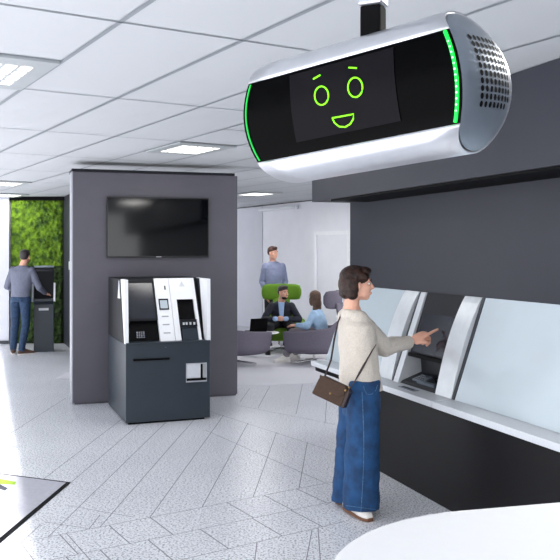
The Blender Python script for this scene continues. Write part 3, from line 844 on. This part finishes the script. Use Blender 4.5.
# ear peeping out on the camera side
# knit top
b = nb(); neckl = neck+UZ*-.012
loft(b, [(pel+UZ*.045+V((.0,0,0)),.160,.140,pr_,pf),(waist-UZ*.02,.152,.132,cr,cf),(waist+UZ*.05,.15,.124,cr,cf),(chest-UZ*.02,.165,.122,cr,cf),(chest+UZ*.07,.165,.112,cr,cf),
         ((shR+shL)/2+UZ*.015,.150,.088,cr,cf),(neck-UZ*.035,.105,.070,cr,cf),(neck+UZ*.0-cf*.003,.076,.060,cr,cf)], n=32)
for a_, e_, w_ in ((shR,elR,wrR),(shL,elL,wrL)):
    cap(b, a_-UZ*.010, e_, .064, .066); ce = e_.lerp(w_, .84); cap(b, e_+UZ*.004, ce, .066, .048)
cap(b, shR-UZ*.06+cf*.02, shR+(elR-shR)*.4-UZ*.03, .07, .055)
tp = blob('knit_top', b, .0065, M_KNIT, wo, smooth=4, disp=.016, dscale=.07)
# jeans
b = nb()
def leg(hip, hemc, rx0, ry0, rx1, ry1, dx):
    dy = UZ.cross(dx); out = []
    for i in range(9):
        t = i/8; c = hip.lerp(hemc, t); e = t**1.0
        out.append((c, rx0+(rx1-rx0)*e, ry0+(ry1-ry0)*e, dx, dy))
    loft(b, out, n=28)
leg(V((.545,5.33,.86)), V((.520,5.26,.050)), .105, .095, .118, .098, unit(.97,-.15))
leg(V((.515,5.48,.86)), V((.447,5.475,.035)), .105, .095, .105, .09, unit(.98,.1))
loft(b, [(pel-UZ*.12,.155,.122,pr_,pf),(pel-UZ*.02,.155,.125,pr_,pf),(pel+UZ*.065,.138,.115,pr_,pf)], n=32)
jn = blob('jeans', b, .007, M_DENIM, wo, smooth=4, disp=.022, dscale=.11)
tj = bvh(jn)
def surf(tree, px, py, off=.002):
    d = V(((px-CX)/F, 1, -(py-HY)/F)); o0 = V((0,0,EYE)); h = tree.ray_cast(o0, d.normalized())
    return None if h[0] is None else h[0]-d.normalized()*off
def seam(nm, pxs, r, m, par, tree):
    P_ = [surf(tree, *q) for q in pxs]; P_ = [q for q in P_ if q]
    if len(P_) > 2:
        b_ = nb(); tube(b_, P_, r, n=5); obj(nm, b_, m, par)
seam('seam', [(362+ (y-392)*-.012+2.5*math.sin((y-392)/124*PI), y) for y in range(392, 513, 4)], .0022, M_STITCH, jn, tj)
seam('hem_stitch', [(x, 505.5+(x-346)*.14) for x in range(346, 377, 3)], .0016, M_STITCH, jn, tj)
seam('pocket_stitch', [(363.5,386),(364.5,390),(367,394.5),(372,394),(376,390),(377.5,385)], .0016, M_STITCH, jn, tj)
hR = onz(346, 509.5); tR = onz(374, 524); hL = onz(336.5, 503.5)
shoe(wo, hR+V((0,.0,0)), tR-hR, .285, M_SHOEW, M_SOLE, label='white shoe with brown sole and red tab')
shoe(wo, hL+V((.0,.01,0)), V((.9,-.35,0)), .25, M_SHOEW, M_SOLE)
b = nb(); ell(b, onz(352,508,.045)+V((0,.0,.0)), (.006,.006,.012), sub=1); obj('heel_tab', b, M_RED, wo)

# ---- shoulder bag ---------------------------------------------------------------
bc_ = at(331.5, 391, 5.20)
bag = thing('shoulder_bag', 'dark brown suede shoulder bag hanging at the woman\'s hip on a thin strap', 'bag', bc_-UZ*.1)
bx_ = (at(349, 401, 5.16)-at(315.5, 386, 5.24)).normalized(); bz_ = (at(327,373,5.20)-at(318,394,5.20)).normalized(); bz_ = (bz_-bx_*bz_.dot(bx_)).normalized(); by_ = bz_.cross(bx_)
MBg = frame(bc_, bx_, by_, bz_)
def bagprism(nm, pts, y0, y1, m, par, **k):
    b_ = nb(); prism(b_, pts, y0, y1, lambda a, x, z: MBg @ V((x, a, z))); return obj(nm, b_, m, par, **k)
bd = bagprism('pouch', [(-.108,-.062),(.100,-.066),(.108,.03),(.085,.068),(-.080,.072),(-.100,.04)], -.035, .035, M_BROWN, bag, bevel=.010)
bagprism('gusset', [(.101,-.072),(.122,-.062),(.122,.045),(.100,.066)], -.042, .042, M_STRAP, bag, bevel=.006, label='dark leather side gusset')
bagprism('flap', [(-.098,.070),(.080,.068),(.095,.015),(.060,-.012),(-.045,-.022),(-.085,.005)], -.044, -.036, M_BROWN, bag, bevel=.003)
b = nb(); ell(b, MBg @ V((.008,-.046,-.012)), (.007,.004,.007), sub=2); obj('clasp', b, M_GOLD, bag)
b = nb(); ell(b, MBg @ V((.092,-.045,.045)), (.008,.005,.008), sub=2); ell(b, MBg @ V((.101,-.02,.066)), (.008,.008,.008), sub=2); obj('ring', b, M_GOLD, bag)
tk = bvh(tp)
path = [MBg @ V((-.075,.0,.068)), at(331,360,5.27), at(334.5,338,5.34)]
path += [at(338,322,5.46), at(342.5,311.5,5.545), at(347,306.5,5.60)+UZ*.0]
front = [at(353,312,5.66), at(364,325,5.67)]
near = []
for px, py in ((375.5,345),(372.5,350),(368.5,357),(364,365),(359.5,373),(355.5,380)):
    q = surf(tk, px, py, .006); near.append(q if q else at(px, py, 5.33))
near += [at(351,387,5.19), MBg @ V((.1,-.01,.068))]
for i_, pp in enumerate((path+front, near)):
    b = nb(); tube(b, pp, .0030, n=6, sx=2.4 if i_ else 2.0, xdirs=V((.7,.0,.6)) if i_ else V((1,.0,.2)))
    obj('strap', b, M_STRAP, bag, label='dark brown leather strap')

# ---- generic small figures --------------------------------------------------------
def figure(label, J, top, bot, hairm, skin, fwd, hfwd, k=1.0, sleeves=True, vox=.009, base=None, hands=(), hair='short', shoes=None, sole=M_SHOEW, disp=.012, topname='sweater', botname='jeans', group=None):
    root = thing('person', label, 'person', base)
    f_ = V((fwd[0], fwd[1], 0)).normalized(); r_ = f_.cross(UZ)
    b = nb(); P_, M_ = head_prims(b, J['head'], V(hfwd), UZ, k=k, male=hair == 'short')
    nk = J['neck']; sl, sr = J['shL'], J['shR']; mid = (sl+sr)/2; hw = (sl-sr).length/2
    cap(b, J['head']-V((hfwd[0],hfwd[1],0)).normalized()*.02-UZ*.06, nk, .055*k, .06*k)
    for sd_ in 'LR':
        cap(b, J['sh'+sd_].lerp(nk, .16)-UZ*.028, J['el'+sd_], .044*k, .036*k); cap(b, J['el'+sd_], J['wr'+sd_], .036*k, .027*k)
        cap(b, J['hip'+sd_], J['kn'+sd_], .08*k, .055*k); cap(b, J['kn'+sd_], J['an'+sd_], .052*k, .036*k)
    tv_ = (nk-J['pel']).normalized(); fx = (f_-tv_*f_.dot(tv_)).normalized()
    loft(b, [(J['pel']-tv_*.06,.14,.10,r_,fx),(J['pel']+tv_*.08,.14,.10,r_,fx),(J['chest'],.155,.10,r_,fx),(mid-tv_*.05,hw*.85,.085,r_,fx),(nk,.06,.055,r_,fx)])
    for h in hands: hand_prims(b, *h[:3], side=h[3], pose=h[4])
    blob('body', b, vox*.8, skin, root, smooth=3)
    face_parts(root, P_, M_, k=k, brow=hairm, lip=skin if hair == 'short' else M_LIP)
    b = nb(); E_ = lambda p, rr: ell(b, P_(*p), [q*k for q in rr], M=M_)
    if hair == 'short':
        E_((-.018,0,.055), (.098,.080,.076)); E_((-.05,0,.02), (.062,.076,.07)); E_((.045,0,.095), (.045,.058,.028))
    else:
        E_((-.020,0,.050), (.102,.086,.080)); E_((-.045,0,.0), (.08,.084,.09)); E_((-.060,0,-.09), (.064,.092,.11)); E_((-.06,0,-.17), (.055,.09,.08))
        for e in (-1,1): E_((.0,.070*e,-.04), (.05,.022,.09))
    blob('hair', b, vox*.7, hairm, root, smooth=3)
    b = nb()
    loft(b, [(J['pel']-tv_*.02,.165*k,.125*k,r_,fx),(J['pel']+tv_*.10,.165*k,.125*k,r_,fx),(J['chest'],.185*k,.130*k,r_,fx),(mid-tv_*.05,hw*1.08,.11*k,r_,fx),(mid+tv_*.005,hw*.92,.085*k,r_,fx),(mid+tv_*.04,hw*.60,.078*k,r_,fx),(nk+tv_*.0,.075*k,.068*k,r_,fx)], n=28)
    for sd_ in 'LR':
        cap(b, J['sh'+sd_].lerp(nk, .16)-UZ*.028, J['el'+sd_], .064*k, .055*k); cap(b, J['el'+sd_], J['el'+sd_].lerp(J['wr'+sd_], .88), .053*k, .042*k)
    tpo = blob(topname, b, vox, top, root, smooth=4, disp=disp, dscale=.08)
    b = nb()
    loft(b, [(J['pel']-tv_*.10,.155*k,.125*k,r_,fx),(J['pel']+tv_*.03,.155*k,.118*k,r_,fx)], n=24)
    for sd_ in 'LR':
        cap(b, J['hip'+sd_], J['kn'+sd_], .094*k, .068*k); cap(b, J['kn'+sd_], J['an'+sd_]+UZ*.02, .066*k, .056*k)
    blob(botname, b, vox, bot, root, smooth=4, disp=disp, dscale=.08)
    if shoes:
        for sd_, dd in (('L', shoes[1]), ('R', shoes[2])):
            a_ = J['an'+sd_]; d_ = V((dd[0], dd[1], 0)).normalized(); hh = V((a_.x, a_.y, 0))-d_*.06
            shoe(root, hh, d_, .29*k, shoes[0], sole, z=J.get('fz', 0))
    return root, P_, M_, tpo

# man with his back to us at the moss wall
bx0, by0 = -4.27, 13.5
ff = unit(.28,.96); rr_ = ff.cross(UZ)
def rel(c, f_, r_, a, e, h): return V((c[0], c[1], 0))+f_*a+r_*e+UZ*h
R1 = lambda a, e, h: rel((bx0, by0), ff, rr_, a, e, h)
figure('man seen from behind in grey sweater and blue jeans, standing by the moss wall',
       dict(head=R1(.07,.04,1.60), neck=R1(.03,.02,1.46), chest=R1(.02,.01,1.22), pel=R1(0,.0,.96), shL=R1(.02,-.19,1.40), shR=R1(.03,.21,1.39),
            elL=R1(.02,-.27,1.11), wrL=R1(.24,-.20,1.02), elR=R1(.10,.28,1.10), wrR=R1(.36,.24,.99),
            hipL=R1(0,-.09,.90), hipR=R1(0,.09,.90), knL=R1(.02,-.12,.49), knR=R1(.04,.07,.49), anL=R1(0,-.14,.08), anR=R1(-.06,.06,.08)),
       M_SWG, M_DENIMD, M_HAIRD, M_SKINT, ff, unit(.12,.99), base=(bx0,by0,0),
       hands=[(R1(.24,-.20,1.02), ff, -UZ, 1, 'relaxed'), (R1(.36,.24,.99), ff-UZ*.3, -UZ, -1, 'relaxed')],
       shoes=(M_SHOEB, unit(-.3,.95), unit(.75,.6)))

# his terminal
tq = V((-4.01, 13.93, 0)); TA = math.radians(14); tx = V((math.cos(TA), math.sin(TA), 0)); ty = V((-math.sin(TA), math.cos(TA), 0))
MT = frame(tq, tx, ty, UZ)
kt = thing('standing_terminal', 'slim dark bank terminal with white cheek that the man by the moss wall is using', 'terminal', tq)
def tpr(nm, x0, x1, poly, m, **k):
    b_ = nb(); prism(b_, poly, x0, x1, lambda a, p, z: MT @ V((a, p, z))); return obj(nm, b_, m, kt, **k)
tpr('pedestal', -.16, .16, [(-.12,.0),(-.12,.80),(-.22,.86),(-.22,.90),(.20,.90),(.20,.0)], M_ATM)
tpr('upper_housing', -.16, .16, [(-.10,.90),(.05,1.42),(.20,1.42),(.20,.90)], M_ATMS)
tpr('screen', -.14, .13, [(-.075,.96),(.038,1.38),(.046,1.38),(-.060,.96)], M_SCREEN)
tpr('screen_frame', -.16, .16, [(.045,1.40),(.06,1.45),(.10,1.45),(.10,1.40)], M_CAP)
tpr('cheek', .161, .19, [(-.24,.86),(-.12,1.16),(.06,1.16),(-.04,.84)], M_WHITE, label='white side cheek')
tpr('cheek', -.19, -.161, [(-.24,.86),(-.12,1.16),(.06,1.16),(-.04,.84)], M_WHITE, label='white side cheek')
tpr('slot', -.08, .08, [(-.135,.70),(-.135,.74),(-.121,.74),(-.121,.70)], M_SHELF)

# ---- lounge chairs -----------------------------------------------------------------
def lounge(label, loc, fdir, m, sc=1.0, headw=.30, backtop=.80, ss=1.0, hy=.47, hz=.985):
    root = thing('lounge_chair', label, 'armchair', loc)
    f_ = V((fdir[0], fdir[1], 0)).normalized(); r_ = f_.cross(UZ); M = frame(loc, r_, f_, UZ)
    # tub shell
    b = nb(); n = 40; A, B_ = [], []
    def ring(rad, zf, inner):
        out = []
        for i in range(n+1):
            t = math.radians(-118+236*i/n)      # 0 = back
            ta_ = abs(t); back = max(0, 1-(ta_/math.radians(38))**2)
            top = .50+.10*(1-ta_/math.radians(118))+(backtop-.60)*back**.8
            fl = 1.0+.10*zf
            z = .17+(top-.17)*zf
            x = rad*fl*math.sin(t)*1.0; y = -rad*fl*math.cos(t)*.95-.02-.06*back*zf
            if zf == 0: x *= .8; y *= .8
            y += max(0, (ta_-PI/2))*.22*ss*rad/.37
            out.append(b.verts.new(M @ V((x*ss, y*ss+.04*(ss-1), z*sc))))
        return out
    outer = [ring(.37, k/6, 0) for k in range(7)]; inner = [ring(.32, k/6, 1) for k in range(7)]
    for S in (outer, inner):
        for k in range(6):
            for i in range(n): b.faces.new([S[k][i], S[k][i+1], S[k+1][i+1], S[k+1][i]])
    for i in range(n):
        b.faces.new([outer[6][i], outer[6][i+1], inner[6][i+1], inner[6][i]]); b.faces.new([outer[0][i], outer[0][i+1], inner[0][i+1], inner[0][i]])
    for i in (0, n):
        for k in range(6): b.faces.new([outer[k][i], outer[k+1][i], inner[k+1][i], inner[k][i]])
    bmesh.ops.recalc_face_normals(b, faces=b.faces[:])
    o = obj('shell', b, m, root, smooth=True, bevel=0)
    md = o.modifiers.new('bev', 'BEVEL'); md.width = .02; md.segments = 3; md.limit_method = 'ANGLE'; md.angle_limit = 1.0
    b = nb(); loft(b, [(M @ V((0,-.0,z*sc)), w_*sc, w_*.95*sc, r_, f_) for z, w_ in ((.19,.22),(.22,.29),(.36,.31),(.39,.29),(.40,.2))], n=32, power=2.8)
    obj('seat', b, m, root, smooth=True)
    # winged headrest
    b = nb(); secs = []
    for i in range(17):
        a_ = -1+2*i/16; x = headw*math.sin(a_*1.15)/math.sin(1.15); y = -hy+.17*(1-math.cos(a_*1.25))/(1-math.cos(1.25))
        hh = .138*(1-.25*abs(a_)**6) if abs(a_) < .999 else .06
        tn = V((math.cos(a_*1.0), math.sin(a_*1.0), 0)); 
        nrm = (r_*-tn.y+f_*tn.x).normalized()
        secs.append((M @ V((x*sc, y*sc, hz*sc)), (.035 if abs(a_) < .999 else .02)*sc, hh*sc, nrm, UZ))
    loft(b, secs, n=16, power=3); obj('headrest', b, m, root, smooth=True)
    b = nb(); loft(b, [(M @ V((0,(-.36*ss-.03+(.36*ss+.03-hy)*t_)*sc,(.50+(hz-.55)*t_)*sc)), .15*sc, .025*sc, r_, f_) for t_ in (0,.5,1)], n=16, power=4); obj('back_spine', b, m, root, smooth=True)
    b = nb(); cap(b, M @ V((0,0,.04*sc)), M @ V((0,0,.2*sc)), .022*sc); cl_ = obj('column', b, M_CHROME, root, smooth=True)
    for i in range(4):
        t = math.radians(45+90*i); d_ = r_*math.cos(t)+f_*math.sin(t); c_ = V(loc)
        b = nb(); cap(b, c_+UZ*.05*sc, c_+d_*.30*sc+UZ*.016, .018*sc, .012*sc, n=8); obj('leg', b, M_CHROME, root, smooth=True)
    return root
lounge('green winged lounge chair the man in the navy jacket sits in', (at(281.5,351,13.95).x, 13.95, 0), V((0,-1,0)), M_CHG, sc=1.0, headw=.33, backtop=.86)
lounge('mauve grey lounge chair the woman in the blue shirt sits in', (at(314,0,12.5).x, 12.5, 0), unit(-.93,.36), M_CHP, sc=1.0, headw=.24, backtop=.74, ss=1.2, hy=.40, hz=.97)
lounge('mauve grey lounge chair half hidden behind the partition edge', (at(236,0,12.3).x, 12.3, 0), unit(.75,.66), M_CHP, sc=1.0, headw=.24, ss=1.2, hy=.44, hz=.95)

# seated man
g0 = (at(281.5,0,13.9).x, 13.9); gf = V((0,-1,0)); gr = gf.cross(UZ)
R2 = lambda a, e, h: rel(g0, gf, gr, a, e, h)      # e>0 = his right = image left
wl, wr2 = R2(.36,-.05,.58), R2(.36,.08,.58)
sroot, SP, SM, _ = figure('seated bearded man in navy jacket with clasped hands in the green chair',
       dict(head=R2(.14,-.03,1.00), neck=R2(.07,.0,.85), chest=R2(.0,0,.64), pel=R2(-.10,0,.47), shL=R2(.05,-.20,.79), shR=R2(.05,.20,.79),
            elL=R2(.14,-.30,.55), wrL=wl, elR=R2(.14,.30,.55), wrR=wr2,
            hipL=R2(-.06,-.10,.47), hipR=R2(-.06,.10,.47), knL=R2(.38,-.16,.46), knR=R2(.38,.18,.46), anL=R2(.36,-.12,.10), anR=R2(.40,.24,.10)),
       M_NAVY, M_TROU, M_HAIRD, M_SKINT, gf, unit(.62,-.78), base=(g0[0], g0[1]-.1, 0), hair='short', topname='jacket', botname='trousers',
       hands=[(wl, gr+gf*.25, -gf, -1, 'clasp'), (wr2, -gr+gf*.25, -gf, 1, 'clasp')], shoes=(M_SHOEK, V((-.1,-1,0)), V((.1,-1,0))), sole=M_SHOEK)
b = nb(); ell(b, SP(.035,0,-.080), (.052,.056,.036), M=SM); ell(b, SP(.070,0,-.088), (.024,.032,.020), M=SM); ell(b, SP(.10,0,-.047), (.01,.026,.006), M=SM)
blob('beard', b, .006, M_HAIR, sroot, smooth=2)
b = nb(); prism(b, [(-.05,.84),(.055,.84),(.035,.58),(-.03,.56)], 0, 1, lambda a, x, z: R2(.148+.02*a-(z-.7)*.06, x, z)); obj('shirt', b, M_SHIRT, sroot, smooth=False, bevel=.01)
for w__ in (wl, wr2):
    b = nb(); s_g = 1 if w__ is wr2 else -1; cap(b, w__+gr*.03*s_g, w__+gr*.015*s_g, .040); obj('cuff', b, M_SHIRT, sroot, smooth=True)

# seated woman, seen from behind left
g1 = (at(318,0,12.55).x, 12.55); wf = unit(-.93,.36); wr_ = wf.cross(UZ)
R3 = lambda a, e, h: rel(g1, wf, wr_, a, e, h)
figure('seated woman with long brown hair in light blue denim shirt, turned towards the bearded man',
       dict(head=R3(.06,.0,.98), neck=R3(.03,0,.84), chest=R3(.0,0,.63), pel=R3(-.05,0,.46), shL=R3(.02,-.16,.76), shR=R3(.02,.16,.76),
            elL=R3(.10,-.24,.56), wrL=R3(.30,-.15,.57), elR=R3(.10,.22,.55), wrR=R3(.30,.15,.56),
            hipL=R3(0,-.09,.46), hipR=R3(0,.09,.46), knL=R3(.38,-.10,.45), knR=R3(.36,.12,.45), anL=R3(.44,-.20,.10), anR=R3(.40,.10,.10)),
       M_DENSH, M_TROUG, M_HAIRL, M_SKIN, wf, unit(-.72,.69), base=(g1[0], g1[1], 0), hair='long', k=.93, topname='shirt', botname='trousers',
       hands=[(R3(.30,-.15,.57), wf, -UZ, 1, 'relaxed'), (R3(.30,.15,.56), wf, -UZ, -1, 'relaxed')], shoes=(M_SHOEW, unit(-.96,-.2), unit(-.9,.2)))

# standing man behind the green chair
g2 = (at(274,0,14.9).x, 14.9); mf = unit(.25,-.97); mr = mf.cross(UZ)
R4 = lambda a, e, h: rel(g2, mf, mr, a, e, h)
figure('standing man in dusty blue sweater behind the green chair, looking to the right',
       dict(head=R4(.04,.03,1.66), neck=R4(.0,.02,1.51), chest=R4(.0,0,1.27), pel=R4(0,0,1.0), shL=R4(0,-.19,1.44), shR=R4(.0,.19,1.44),
            elL=R4(-.02,-.22,1.14), wrL=R4(.12,-.16,.92), elR=R4(-.04,.22,1.14), wrR=R4(.12,.16,.92),
            hipL=R4(0,-.09,.93), hipR=R4(0,.09,.93), knL=R4(.02,-.11,.5), knR=R4(.02,.11,.5), anL=R4(0,-.12,.08), anR=R4(0,.12,.08)),
       M_SWB, M_TROU, M_HAIRR, M_SKINT, mf, unit(.72,-.68), base=(g2[0], g2[1], 0), topname='sweater', botname='trousers',
       hands=[(R4(.12,-.16,.92), -UZ, mr, 1, 'relaxed'), (R4(.12,.16,.92), -UZ, -mr, -1, 'relaxed')], shoes=(M_SHOEK, mf, mf), sole=M_SHOEK)

# side table and laptop
st_ = V((at(262.5,0,13.35).x, 13.35, 0))
stb = thing('side_table', 'low round white side table between the lounge chairs', 'side table', st_)
b = nb(); lathe(b, st_, [(.26,.362),(.272,.368),(.272,.378),(.26,.384)], n=40); obj('tabletop', b, M_TABLE, stb)
b = nb(); lathe(b, st_, [(.03,.012),(.018,.03),(.018,.361)], n=16); obj('column', b, M_WHITE, stb)
b = nb(); lathe(b, st_, [(.19,0),(.19,.010),(.04,.018)], n=40); obj('foot', b, M_TABLE, stb)
lc = st_+V((-.07,-.04,.385)); lxd = unit(.80,.35); lyd = V((-lxd.y, lxd.x, 0))
lt = thing('laptop', 'open black laptop on the low white side table', 'laptop', lc)
ML = frame(lc, lxd, lyd, UZ)
obj('keyboard_base', Bx(-.15,.15,-.0,.21,0,.014, M=ML), M_BLK, lt, bevel=.003)
b = nb(); prism(b, [(.0,.014),(-.05,.225),(-.058,.223),(-.008,.012)], -.15, .15, lambda a, p, z: ML @ V((a, p, z))); obj('screen_lid', b, M_BLK, lt)
